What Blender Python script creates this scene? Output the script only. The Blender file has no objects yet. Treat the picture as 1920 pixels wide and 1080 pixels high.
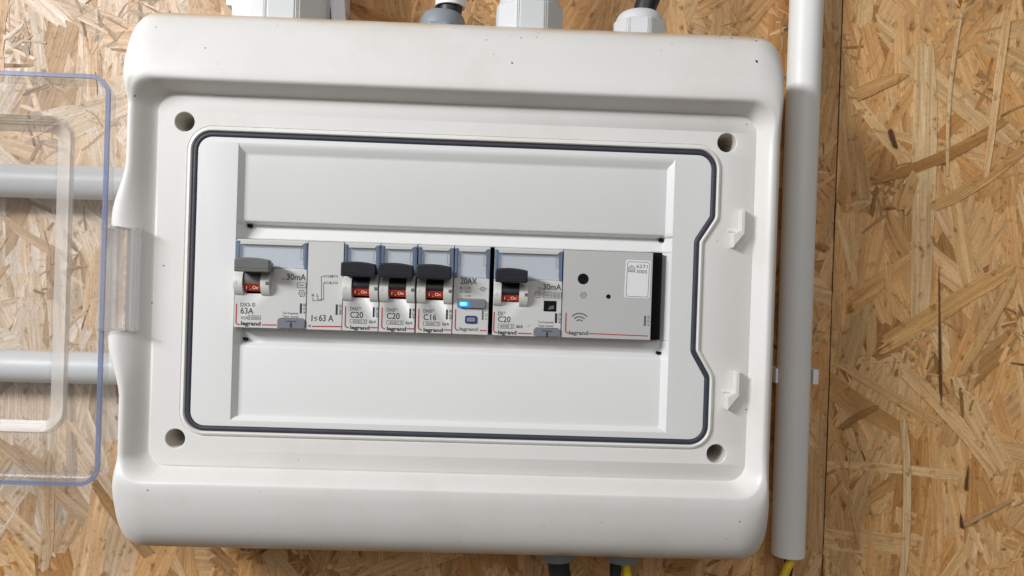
import bpy, bmesh, math, random
from mathutils import Matrix, Vector
from mathutils.geometry import tessellate_polygon
from mathutils.bvhtree import BVHTree
sc = bpy.context.scene
C = sc.collection
S = 0.001                      # everything below is written in millimetres
# ------------------------------------------------------------------ camera
CP = (20.44, -376.45, 4.25)
CM = ((0.9991600652795228, -0.03283445204607552, -0.02451658029688517),
      (-0.024292831714110556, 0.007196184899980609, -0.9996789850998146),
      (0.033000337542660914, 0.9994348971702556, 0.006392498756447797))
FL = 1387.0
cam = bpy.data.cameras.new('camera'); co = bpy.data.objects.new('camera', cam); C.objects.link(co)
cam.sensor_width = 36; cam.lens = 36*FL/1920; cam.clip_start = 0.01; cam.clip_end = 20
m4 = Matrix.Identity(4)
for i in range(3):
    for j in range(3): m4[i][j] = CM[i][j]
    m4[i][3] = CP[i]*S
co.matrix_world = m4
cam.dof.use_dof = True; cam.dof.focus_distance = 0.374; cam.dof.aperture_fstop = 12
sc.camera = co
sc.cycles.transparent_max_bounces = 40
def at(px, py, Y=-3.0):
    """point of the place (mm) on the plane at depth Y that the photograph shows at this pixel"""
    d = [(px-960)/FL, -(py-540)/FL, -1]
    w = [sum(CM[i][j]*d[j] for j in range(3)) for i in range(3)]
    t = (Y-CP[1])/w[1]
    return (CP[0]+t*w[0], CP[2]+t*w[2])
# ------------------------------------------------------------------ light
sc.view_settings.view_transform = 'Standard'; sc.view_settings.look = 'None'
sc.view_settings.exposure = -0.17; sc.view_settings.gamma = 1
W = bpy.data.worlds.new("World"); sc.world = W; W.use_nodes = True
W.node_tree.nodes['Background'].inputs[0].default_value = (1.0, 0.90, 0.79, 1)
W.node_tree.nodes['Background'].inputs[1].default_value = 0.14
def area(name, loc, target, sx, sy, power, col):
    l = bpy.data.lights.new(name, 'AREA'); l.shape = 'RECTANGLE'; l.size = sx; l.size_y = sy
    l.energy = power; l.color = col
    o = bpy.data.objects.new(name, l); C.objects.link(o); o.location = loc
    d = Vector(target)-Vector(loc); o.rotation_euler = d.to_track_quat('-Z', 'Y').to_euler()
    return o
area('window_light', (-0.96, -0.74, 0.52), (0, 0, 0), 0.50, 0.15, 21.5, (0.95, 0.97, 1.0))
area('front_fill', (0.15, -1.9, 0.9), (0, 0, 0), 1.6, 1.0, 14, (0.95, 0.97, 1.0))  # unseen fill lamp added in front to lift the shadows
# ------------------------------------------------------------------ materials
def nt(name):
    m = bpy.data.materials.new(name); m.use_nodes = True
    t = m.node_tree; return m, t, t.nodes['Principled BSDF']
def N(t, kind, **kw):
    n = t.nodes.new(kind)
    for k, v in kw.items(): setattr(n, k, v)
    return n
def plastic(name, col, rough=0.38, var=0.03, bump=0.02, scale=90, spec=0.5, stain=None):
    m, t, b = nt(name); L = t.links
    tc = N(t, 'ShaderNodeTexCoord')
    n1 = N(t, 'ShaderNodeTexNoise'); n1.inputs['Scale'].default_value = scale*0.25; n1.inputs['Detail'].default_value = 5
    L.new(tc.outputs['Object'], n1.inputs['Vector'])
    mx = N(t, 'ShaderNodeMix', data_type='RGBA')
    mx.inputs['A'].default_value = (*[c*(1-var) for c in col], 1); mx.inputs['B'].default_value = (*[min(1, c*(1+var)) for c in col], 1)
    L.new(n1.outputs['Fac'], mx.inputs['Factor'])
    out = mx.outputs['Result']
    if stain:
        # yellowed edge of the shell: grows with the distance from the middle of the box
        sx = N(t, 'ShaderNodeSeparateXYZ'); L.new(tc.outputs['Object'], sx.inputs[0])
        def band(sock, lo, hi):
            a = N(t, 'ShaderNodeMath', operation='ABSOLUTE'); L.new(sock, a.inputs[0])
            r = N(t, 'ShaderNodeMapRange', interpolation_type='SMOOTHSTEP'); L.new(a.outputs[0], r.inputs[0])
            r.inputs[1].default_value = lo; r.inputs[2].default_value = hi; return r.outputs[0]
        z = band(sx.outputs[2], .1310, .1375)
        mxx = N(t, 'ShaderNodeMath', operation='MAXIMUM'); mxx.inputs[1].default_value = 0; L.new(sx.outputs[0], mxx.inputs[0]); x = band(mxx.outputs[0], .1625, .1668)
        mm = N(t, 'ShaderNodeMath', operation='MAXIMUM'); L.new(z, mm.inputs[0]); L.new(x, mm.inputs[1])
        n2 = N(t, 'ShaderNodeTexNoise'); n2.inputs['Scale'].default_value = 38; n2.inputs['Detail'].default_value = 6
        L.new(tc.outputs['Object'], n2.inputs['Vector'])
        r2 = N(t, 'ShaderNodeMapRange'); L.new(n2.outputs['Fac'], r2.inputs[0]); r2.inputs[1].default_value = .2; r2.inputs[2].default_value = .55
        mu = N(t, 'ShaderNodeMath', operation='MULTIPLY'); L.new(mm.outputs[0], mu.inputs[0]); L.new(r2.outputs[0], mu.inputs[1])
        m2 = N(t, 'ShaderNodeMix', data_type='RGBA'); L.new(mu.outputs[0], m2.inputs['Factor']); L.new(out, m2.inputs['A'])
        m2.inputs['B'].default_value = (*stain, 1); out = m2.outputs['Result']
        # faint grey grime
        n3 = N(t, 'ShaderNodeTexNoise'); n3.inputs['Scale'].default_value = 14; n3.inputs['Detail'].default_value = 8; n3.inputs['Roughness'].default_value = .7
        L.new(tc.outputs['Object'], n3.inputs['Vector'])
        r3 = N(t, 'ShaderNodeMapRange'); L.new(n3.outputs['Fac'], r3.inputs[0]); r3.inputs[1].default_value = .5; r3.inputs[2].default_value = .8; r3.inputs[4].default_value = .38
        m3 = N(t, 'ShaderNodeMix', data_type='RGBA'); L.new(r3.outputs[0], m3.inputs['Factor']); L.new(out, m3.inputs['A'])
        m3.inputs['B'].default_value = (.52, .47, .40, 1); out = m3.outputs['Result']
    L.new(out, b.inputs['Base Color'])
    nr = N(t, 'ShaderNodeTexNoise'); nr.inputs['Scale'].default_value = 60; nr.inputs['Detail'].default_value = 6
    L.new(tc.outputs['Object'], nr.inputs['Vector'])
    rr = N(t, 'ShaderNodeMapRange'); L.new(nr.outputs['Fac'], rr.inputs[0]); rr.inputs[3].default_value = rough-.07; rr.inputs[4].default_value = rough+.1
    L.new(rr.outputs[0], b.inputs['Roughness'])
    b.inputs['Specular IOR Level'].default_value = spec
    if bump:
        nb = N(t, 'ShaderNodeTexNoise'); nb.inputs['Scale'].default_value = 1400; nb.inputs['Detail'].default_value = 2
        L.new(tc.outputs['Object'], nb.inputs['Vector'])
        bp = N(t, 'ShaderNodeBump'); bp.inputs['Strength'].default_value = bump*4; bp.inputs['Distance'].default_value = .0001
        L.new(nb.outputs['Fac'], bp.inputs['Height'])
        nb2 = N(t, 'ShaderNodeTexNoise'); nb2.inputs['Scale'].default_value = 22; nb2.inputs['Detail'].default_value = 1
        L.new(tc.outputs['Object'], nb2.inputs['Vector'])
        bp2 = N(t, 'ShaderNodeBump'); bp2.inputs['Strength'].default_value = bump*4; bp2.inputs['Distance'].default_value = .0012
        L.new(nb2.outputs['Fac'], bp2.inputs['Height']); L.new(bp.outputs[0], bp2.inputs['Normal'])
        L.new(bp2.outputs[0], b.inputs['Normal'])
    return m
def clear(name, tint, milky, mcol, rough=0.06, refl=1.0, cap=1.0):
    m, t, b = nt(name); L = t.links; t.nodes.remove(b)
    tr = N(t, 'ShaderNodeBsdfTransparent'); tr.inputs[0].default_value = (*tint, 1)
    df = N(t, 'ShaderNodeBsdfDiffuse'); df.inputs[0].default_value = (*mcol, 1)
    m1 = N(t, 'ShaderNodeMixShader'); m1.inputs[0].default_value = milky; L.new(tr.outputs[0], m1.inputs[1]); L.new(df.outputs[0], m1.inputs[2])
    gl = N(t, 'ShaderNodeBsdfGlossy'); gl.inputs['Roughness'].default_value = rough; gl.inputs[0].default_value = (.95, .97, 1, 1)
    fr = N(t, 'ShaderNodeFresnel'); fr.inputs[0].default_value = 1.5
    mu = N(t, 'ShaderNodeMath', operation='MULTIPLY'); mu.inputs[1].default_value = refl; L.new(fr.outputs[0], mu.inputs[0])
    mi = N(t, 'ShaderNodeMath', operation='MINIMUM'); mi.inputs[1].default_value = cap; L.new(mu.outputs[0], mi.inputs[0])
    m2 = N(t, 'ShaderNodeMixShader'); L.new(mi.outputs[0], m2.inputs[0]); L.new(m1.outputs[0], m2.inputs[1]); L.new(gl.outputs[0], m2.inputs[2])
    L.new(m2.outputs[0], t.nodes['Material Output'].inputs[0])
    return m
def wood(name, use_attr=True, base=(.52, .33, .17)):
    m, t, b = nt(name); L = t.links
    uv = N(t, 'ShaderNodeUVMap') if use_attr else N(t, 'ShaderNodeTexCoord')
    vec = uv.outputs[0] if use_attr else uv.outputs['Object']
    def noise(sx, sy, det, rough=.6, sz=1, dist=0):
        mp = N(t, 'ShaderNodeMapping'); mp.inputs['Scale'].default_value = (sx, sy, sz); L.new(vec, mp.inputs[0])
        n = N(t, 'ShaderNodeTexNoise'); n.inputs['Scale'].default_value = 1; n.inputs['Detail'].default_value = det; n.inputs['Roughness'].default_value = rough
        L.new(mp.outputs[0], n.inputs['Vector']); return n.outputs['Fac']
    k = 1 if use_attr else 1000
    def mr(s, a, b_, c, d):
        r = N(t, 'ShaderNodeMapRange'); L.new(s, r.inputs[0])
        for i, v in enumerate((a, b_, c, d)): r.inputs[i+1].default_value = v
        return r.outputs[0]
    def mul(a, b_):
        q = N(t, 'ShaderNodeMath', operation='MULTIPLY'); L.new(a, q.inputs[0]); L.new(b_, q.inputs[1]); return q.outputs[0]
    g1 = mr(noise(.035*k, 1.5*k, 4), .3, .7, .72, 1.13)          # fibre
    g2 = mr(noise(.012*k, .28*k, 3), .3, .7, .74, 1.16)          # growth bands
    g3 = mr(noise(.25*k, 3.5*k, 3, .7), .57, .70, 1.0, .55)      # pores
    g4 = mr(noise(.11*k, .16*k, 5), .57, .70, 1.0, .45)          # dark blotches
    g5 = mr(noise(.5*k, .6*k, 3), .3, .7, .93, 1.05)
    g = mul(mul(mul(g1, g2), mul(g3, g4)), g5)
    if use_attr:
        at_ = N(t, 'ShaderNodeAttribute'); at_.attribute_name = 'tint'; col = at_.outputs['Color']
    else:
        rg = N(t, 'ShaderNodeRGB'); rg.outputs[0].default_value = (*base, 1); col = rg.outputs[0]
    # darker grain is also redder: raise the colour to a power by channel
    cb = N(t, 'ShaderNodeCombineColor')
    for i, p in enumerate((1.0, 1.25, 1.6)):
        q = N(t, 'ShaderNodeMath', operation='POWER'); L.new(g, q.inputs[0]); q.inputs[1].default_value = p
        L.new(q.outputs[0], cb.inputs[i])
    mx = N(t, 'ShaderNodeMix', data_type='RGBA', blend_type='MULTIPLY'); mx.inputs['Factor'].default_value = 1
    L.new(col, mx.inputs['A']); L.new(cb.outputs[0], mx.inputs['B'])
    L.new(mx.outputs['Result'], b.inputs['Base Color'])
    b.inputs['Roughness'].default_value = .62; b.inputs['Specular IOR Level'].default_value = .3
    bp = N(t, 'ShaderNodeBump'); bp.inputs['Strength'].default_value = .55; bp.inputs['Distance'].default_value = .00035
    L.new(g, bp.inputs['Height']); L.new(bp.outputs[0], b.inputs['Normal'])
    return m
def emit(name, col, st):
    m, t, b = nt(name); b.inputs['Base Color'].default_value = (*col, 1)
    b.inputs['Emission Color'].default_value = (*col, 1); b.inputs['Emission Strength'].default_value = st; return m
M = dict(
    shell=plastic('white_shell_plastic', (.72, .70, .665), .36, .025, .03, stain=(.52, .39, .25)),
    cover=plastic('white_cover_plastic', (.70, .695, .68), .42, .02, .03),
    hollow=plastic('grey_hole_plastic', (.62, .58, .52), .6, .05, .02),
    gasket=plastic('charcoal_rubber', (.033, .036, .05), .55, .25, .06, scale=600),
    device=plastic('light_grey_device_plastic', (.565, .56, .54), .45, .015, .012),
    device2=plastic('grey_device_plastic', (.475, .47, .455), .45, .015, .012),
    cheek=plastic('cream_device_plastic', (.66, .645, .61), .42, .015, .012),
    slate=plastic('blue_grey_plastic', (.17, .18, .20), .4, .05, .012),
    lever_grey=plastic('grey_lever_plastic', (.13, .13, .125), .38, .05, .012),
    lever=plastic('black_lever_plastic', (.009, .010, .015), .34, .05, .012),
    black=plastic('black_void', (.005, .005, .006), .7, .05, 0, spec=.15),
    red=plastic('red_flag_plastic', (.40, .032, .010), .4, .03, 0),
    redink=plastic('red_ink', (.40, .04, .03), .5, .03, 0),
    ink=plastic('dark_ink', (.025, .026, .03), .5, .05, 0),
    ink2=plastic('grey_ink', (.11, .11, .115), .5, .05, 0),
    inkw=plastic('pale_ink', (.72, .62, .52), .5, .05, 0),
    labelp=plastic('label_card', (.60, .62, .65), .5, .01, 0),
    paper=plastic('sticker_paper', (.74, .74, .73), .5, .01, 0),
    navy=plastic('navy_plastic', (.02, .03, .16), .4, .03, 0),
    conduit=plastic('grey_conduit_plastic', (.62, .63, .65), .42, .03, .02),
    conduitb=plastic('pale_conduit_plastic', (.76, .76, .735), .45, .04, .02),
    gland=plastic('pale_grey_gland_plastic', (.60, .61, .61), .5, .03, .02),
    glandd=plastic('dark_grey_gland_plastic', (.22, .245, .27), .5, .04, .02),
    white=plastic('white_clip_plastic', (.78, .79, .82), .42, .02, .02),
    cable=plastic('black_cable', (.012, .012, .014), .45, .1, .02),
    yellow=plastic('yellow_wire', (.72, .50, .02), .45, .05, .02),
    green=plastic('green_wire', (.03, .18, .04), .45, .05, .02),
    led=emit('blue_led', (.0, .12, 1.0), 2.6), core_=emit('blue_led_core', (.12, .75, 1.0), 2.0),
    door=clear('clear_door_plastic', (.985, .985, .98), .02, (.8, .8, .82), .10, .9, .12),
    doorw=clear('clear_moulded_plastic', (.96, .95, .94), .10, (.50, .48, .45), .35, .4, .04),
    frost=clear('frosted_clear_plastic', (.93, .92, .90), .42, (.66, .62, .57), .25, .8, .12),
    rim=clear('blue_tinted_plastic_edge', (.72, .77, .90), .42, (.27, .31, .46), .3, .6),
    label=clear('clear_label_cover', (.985, .99, .995), .03, (.7, .75, .8), .06, 1.2, .09),
    labele=clear('blue_clear_label_edge', (.66, .75, .90), .40, (.26, .34, .46), .15, 1.0, .12),
    hinge=clear('clear_hinge_plastic', (.985, .985, .985), .12, (.95, .95, .97), .10, 1.4, .2),
    strand=wood('wood_strand'),
    core=wood('board_core', False, (.30, .18, .085)),
)
# ------------------------------------------------------------------ mesh helpers
def link(name, me, mat, parent=None, kind=None):
    o = bpy.data.objects.new(name, me)
    if mat is not None: me.materials.append(mat)
    C.objects.link(o)
    if parent: o.parent = parent
    if kind: o['kind'] = kind
    return o
class MB:
    def __init__(s): s.b = bmesh.new()
    def poly(s, pts):
        return s.b.faces.new([s.b.verts.new(p) for p in pts])
    def box(s, x0, x1, y0, y1, z0, z1):
        v = [s.b.verts.new((x, y, z)) for x in (x0, x1) for y in (y0, y1) for z in (z0, z1)]
        for f in ((0, 1, 3, 2), (4, 6, 7, 5), (0, 4, 5, 1), (2, 3, 7, 6), (0, 2, 6, 4), (1, 5, 7, 3)):
            s.b.faces.new([v[i] for i in f])
        return s
    def prism(s, pts, y0, y1):
        """outline in x,z pushed from depth y0 (front) to y1 (back)"""
        a = [s.b.verts.new((p[0], y0, p[1])) for p in pts]; c = [s.b.verts.new((p[0], y1, p[1])) for p in pts]
        s.b.faces.new(a); s.b.faces.new(c[::-1])
        for i in range(len(pts)):
            j = (i+1) % len(pts); s.b.faces.new((a[i], c[i], c[j], a[j]))
        return s
    def prismx(s, pts, x0, x1, taper=None):
        """outline in y,z pushed along x"""
        a = [s.b.verts.new((x0, p[0], p[1])) for p in pts]; c = [s.b.verts.new((x1, p[0], p[1])) for p in pts]
        s.b.faces.new(a); s.b.faces.new(c[::-1])
        for i in range(len(pts)):
            j = (i+1) % len(pts); s.b.faces.new((a[i], c[i], c[j], a[j]))
        return s
    def tube(s, path, r, n=24, cap=True):
        P = [Vector(p) for p in path]; rs = r if isinstance(r, (list, tuple)) else [r]*len(P)
        rings = []
        up = None
        for i, p in enumerate(P):
            d = (P[min(i+1, len(P)-1)]-P[max(i-1, 0)]).normalized()
            if up is None:
                up = Vector((0, 1, 0)) if abs(d.y) < .9 else Vector((1, 0, 0))
            x = (up-d*up.dot(d)).normalized(); up = x; y = d.cross(x)
            rings.append([s.b.verts.new(p+x*rs[i]*math.cos(2*math.pi*k/n)+y*rs[i]*math.sin(2*math.pi*k/n)) for k in range(n)])
        for a, c in zip(rings, rings[1:]):
            for k in range(n): s.b.faces.new((a[k], a[(k+1) % n], c[(k+1) % n], c[k]))
        if cap: s.b.faces.new(rings[0][::-1]); s.b.faces.new(rings[-1])
        return s
    def stroke(s, pts, w, y, closed=False, th=.05):
        """flat printed line of width w through x,z points, at depth y"""
        n = len(pts); L = []; R = []
        for i in range(n):
            if closed: a, c = pts[i-1], pts[(i+1) % n]
            else: a, c = pts[max(i-1, 0)], pts[min(i+1, n-1)]
            def nd(p, q):
                d = Vector((q[0]-p[0], q[1]-p[1])); return d.normalized() if d.length > 1e-9 else None
            d1 = nd(a, pts[i]) ; d2 = nd(pts[i], c)
            if d1 is None: d1 = d2
            if d2 is None: d2 = d1
            t = (d1+d2).normalized(); nn = Vector((-t.y, t.x)); k = w/2/max(.4, math.sqrt((1+d1.dot(d2))/2))
            L.append((pts[i][0]+nn.x*k, pts[i][1]+nn.y*k)); R.append((pts[i][0]-nn.x*k, pts[i][1]-nn.y*k))
        for i in range(n if closed else n-1):
            j = (i+1) % n
            s.poly([(L[i][0], y, L[i][1]), (R[i][0], y, R[i][1]), (R[j][0], y, R[j][1]), (L[j][0], y, L[j][1])])
        return s
    def disc(s, x, z, r, y, n=20): s.poly([(x+r*math.cos(6.28318*k/n), y, z+r*math.sin(6.28318*k/n)) for k in range(n)]); return s
    def rect(s, x0, x1, z0, z1, y): s.poly([(x0, y, z0), (x1, y, z0), (x1, y, z1), (x0, y, z1)]); return s
    def merge(s, o, mat=None):
        vm = {}
        for v in o.b.verts: vm[v] = s.b.verts.new(mat @ v.co if mat else v.co)
        for f in o.b.faces:
            s.b.faces.new([vm[v] for v in f.verts])
    def text(s, txt, x0, x1, z0, z1, y, bold=0, rot=0):
        """lettering fitted into a rectangle"""
        cu = bpy.data.curves.new('t', 'FONT'); cu.body = txt; cu.size = 1; cu.offset = bold+.012; cu.resolution_u = 3
        to = bpy.data.objects.new('t', cu); C.objects.link(to)
        dg = bpy.context.evaluated_depsgraph_get(); me = bpy.data.meshes.new_from_object(to.evaluated_get(dg))
        bpy.data.objects.remove(to); bpy.data.curves.remove(cu)
        vs = [v.co.copy() for v in me.vertices]
        if rot: vs = [Vector((-v.y, v.x, 0)) for v in vs]
        if not vs: return s
        ax, bx = min(v.x for v in vs), max(v.x for v in vs); az, bz = min(v.y for v in vs), max(v.y for v in vs)
        nv = [s.b.verts.new((x0+(v.x-ax)/(bx-ax)*(x1-x0), y, z0+(v.y-az)/(bz-az)*(z1-z0))) for v in vs]
        for p in me.polygons:
            try: s.b.faces.new([nv[i] for i in p.vertices])
            except ValueError: pass
        bpy.data.meshes.remove(me)
        return s
    def build(s, name, mat, parent=None, bevel=0, seg=2, smooth=True, kind=None, angle=35, origin=None):
        b = s.b
        bmesh.ops.remove_doubles(b, verts=b.verts, dist=1e-4)
        if bevel:
            bmesh.ops.recalc_face_normals(b, faces=b.faces)
            ed = [e for e in b.edges if len(e.link_faces) == 2 and e.calc_face_angle(0) > math.radians(angle)]
            bmesh.ops.bevel(b, geom=ed, offset=bevel, segments=seg, profile=.6, affect='EDGES', clamp_overlap=True)
        bmesh.ops.recalc_face_normals(b, faces=b.faces)
        for f in b.faces: f.smooth = smooth
        if smooth:
            for e in b.edges:
                if len(e.link_faces) == 2 and e.calc_face_angle(0) > math.radians(angle if not bevel else 50): e.smooth = False
        org = Vector(origin) if origin else Vector((0, 0, 0))
        bmesh.ops.transform(b, matrix=Matrix.Scale(S, 4) @ Matrix.Translation(-org), verts=b.verts)
        me = bpy.data.meshes.new(name); b.to_mesh(me); b.free()
        o = link(name, me, mat, parent, kind)
        if origin: o.location = org*S
        if bevel: o.modifiers.new('weighted', 'WEIGHTED_NORMAL').keep_sharp = True
        return o
def rrect(x0, x1, z0, z1, r, n=6):
    out = []
    for cx, cz, a0 in ((x1-r, z1-r, 0), (x0+r, z1-r, 90), (x0+r, z0+r, 180), (x1-r, z0+r, 270)):
        for k in range(n+1):
            a = math.radians(a0+90*k/n); out.append((cx+r*math.cos(a), cz+r*math.sin(a)))
    return out
def fillet(pts, rs, n=8):
    """closed polygon with rounded corners"""
    out = []
    for i, p in enumerate(pts):
        a = Vector(pts[i-1]); c = Vector(pts[(i+1) % len(pts)]); p = Vector(p)
        d1 = (a-p).normalized(); d2 = (c-p).normalized(); ang = d1.angle(d2); r = rs[i]
        t = r/math.tan(ang/2); t = min(t, (a-p).length*.48, (c-p).length*.48); rr = t*math.tan(ang/2)
        ctr = p+(d1+d2).normalized()*(rr/math.sin(ang/2))
        s = p+d1*t-ctr; e = p+d2*t-ctr
        a0 = math.atan2(s.y, s.x); a1 = math.atan2(e.y, e.x); da = (a1-a0+math.pi) % (2*math.pi)-math.pi
        for k in range(n+1):
            q = a0+da*k/n; out.append((ctr.x+rr*math.cos(q), ctr.y+rr*math.sin(q)))
    return out
def offs(pts, d):
    """offset of a closed clockwise/anticlockwise outline, d>0 outward"""
    n = len(pts); ar = sum(pts[i][0]*pts[(i+1) % n][1]-pts[(i+1) % n][0]*pts[i][1] for i in range(n)); sg = 1 if ar > 0 else -1
    out = []
    for i in range(n):
        a = Vector(pts[i-1]); p = Vector(pts[i]); c = Vector(pts[(i+1) % n])
        t1 = (p-a); t2 = (c-p)
        t1 = t1.normalized() if t1.length > 1e-6 else t2.normalized(); t2 = t2.normalized() if t2.length > 1e-6 else t1
        t = (t1+t2).normalized(); nn = Vector((t.y, -t.x))*sg; k = d/max(.5, math.sqrt(max(0, (1+t1.dot(t2))/2)))
        out.append((p.x+nn.x*k, p.y+nn.y*k))
    return out
def loft(mb, loops, closed=True):
    R = [[mb.b.verts.new(p) for p in lp] for lp in loops]
    for a, c in zip(R, R[1:]):
        n = len(a)
        for k in range(n if closed else n-1):
            j = (k+1) % n
            mb.b.faces.new((a[k], a[j], c[j], c[k]))
    return R
def fill(mb, outer, holes, y):
    """flat face with holes at depth y (outline points in x,z)"""
    polys = [[Vector((p[0], p[1], 0)) for p in lp] for lp in [outer]+holes]
    flat = [p for lp in polys for p in lp]
    vs = [mb.b.verts.new((p.x, y, p.y)) for p in flat]
    for t in tessellate_polygon(polys):
        try: mb.b.faces.new([vs[i] for i in t])
        except ValueError: pass
def thing(name, label, cat, group=None, loc=(0, 0, 0)):
    o = bpy.data.objects.new(name, None); C.objects.link(o); o.empty_display_size = .01
    o.location = Vector(loc)*S; o['label'] = label; o['category'] = cat
    if group: o['group'] = group
    return o
def tag(o, label, cat, group=None):
    o['label'] = label; o['category'] = cat
    if group: o['group'] = group
    return o
def sstep(x, a, b):
    t = max(0, min(1, (x-a)/(b-a))); return t*t*(3-2*t)
rnd = random.Random(7)

# =================================================================== oriented strand boards
WY = 76.0
def hidden_by_box(x, z): return -150 < x < 150 and -112 < z < 122
def visible(x, z):
    # rough test that the place falls inside the picture and not behind the box
    d = (x-CP[0], WY-CP[1], z-CP[2])
    cx = sum(d[i]*CM[i][0] for i in range(3)); cy = sum(d[i]*CM[i][1] for i in range(3)); cz = -sum(d[i]*CM[i][2] for i in range(3))
    px = 960+FL*cx/cz; py = 540-FL*cy/cz
    if not (-10 < px < 1930 and -10 < py < 1090): return False
    return not (262 < px < 1440 and 60 < py < 1030)
TINTS = [(.56, .38, .215), (.60, .43, .26), (.50, .325, .17), (.65, .49, .32), (.45, .28, .135), (.56, .405, .25), (.40, .235, .105), (.60, .45, .30), (.34, .20, .09)]
TW = [6, 6, 4, 4, 2.6, 5, 1.6, 4, .9]
def strand_geo(L, w, rg, n=4):
    """outline of one splintered strand lying along x"""
    up = []; dn = []
    taper = rg.uniform(.45, 1.0); bend = rg.uniform(-.05, .05)*L; ph = rg.uniform(0, 6); fr = rg.uniform(2, 5)
    n = 6
    for i in range(n+1):
        t = i/n; x = -L/2+L*t; ww = w/2*(1-(1-taper)*t)*(1-.25*(abs(2*t-1)**6)); b = bend*(t-.5)**2*4
        up.append((x, ww+b+rg.uniform(-.045, .045)*w+math.sin(ph+fr*t)*.05*w)); dn.append((x, -ww+b+rg.uniform(-.045, .045)*w+math.sin(ph+2+fr*t)*.05*w))
    def end(a, b_, sg, k):
        # splintered end running from a to b
        out = []; m = 2 if w < 4 else (4 if w < 12 else 7); sl = rg.uniform(-.6, .6)*w
        for q in range(1, m+1):
            t = q/(m+1); out.append((a[0]+sg*(rg.uniform(-.10, .42)*min(w, 16)+sl*(t-.5))*min(1, .35*L/w), a[1]+(b_[1]-a[1])*t))
        return out
    return dn+end(dn[-1], up[-1], 1, 0)+up[::-1]+end(up[0], dn[0], -1, 0)
def add_strand(bm, uvl, tl, cx, cz, ang, L, w, h, tilt, tint, rg, outline=None):
    pts = outline or strand_geo(L, w, rg)
    ca, sa = math.cos(ang), math.sin(ang); u0, v0 = rg.uniform(0, 900), rg.uniform(0, 900)
    def P(p, dy):
        x, z = p; return (min(max(cx+x*ca-z*sa, BX[0]), BX[1]), WY-h-tilt[0]*x-tilt[1]*z+dy, cz+x*sa+z*ca)
    top = [bm.verts.new(P(p, 0)) for p in pts]; bot = [bm.verts.new(P(p, .30)) for p in pts]
    fs = [bm.faces.new(top[::-1])]
    n = len(pts)
    for i in range(n):
        j = (i+1) % n; fs.append(bm.faces.new((top[i], top[j], bot[j], bot[i])))
    loc = {}
    for i in range(n): loc[top[i]] = pts[i]; loc[bot[i]] = pts[i]
    for f in fs:
        for l in f.loops:
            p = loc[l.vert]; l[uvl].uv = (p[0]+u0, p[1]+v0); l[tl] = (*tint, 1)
BX = [0, 0]
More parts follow.
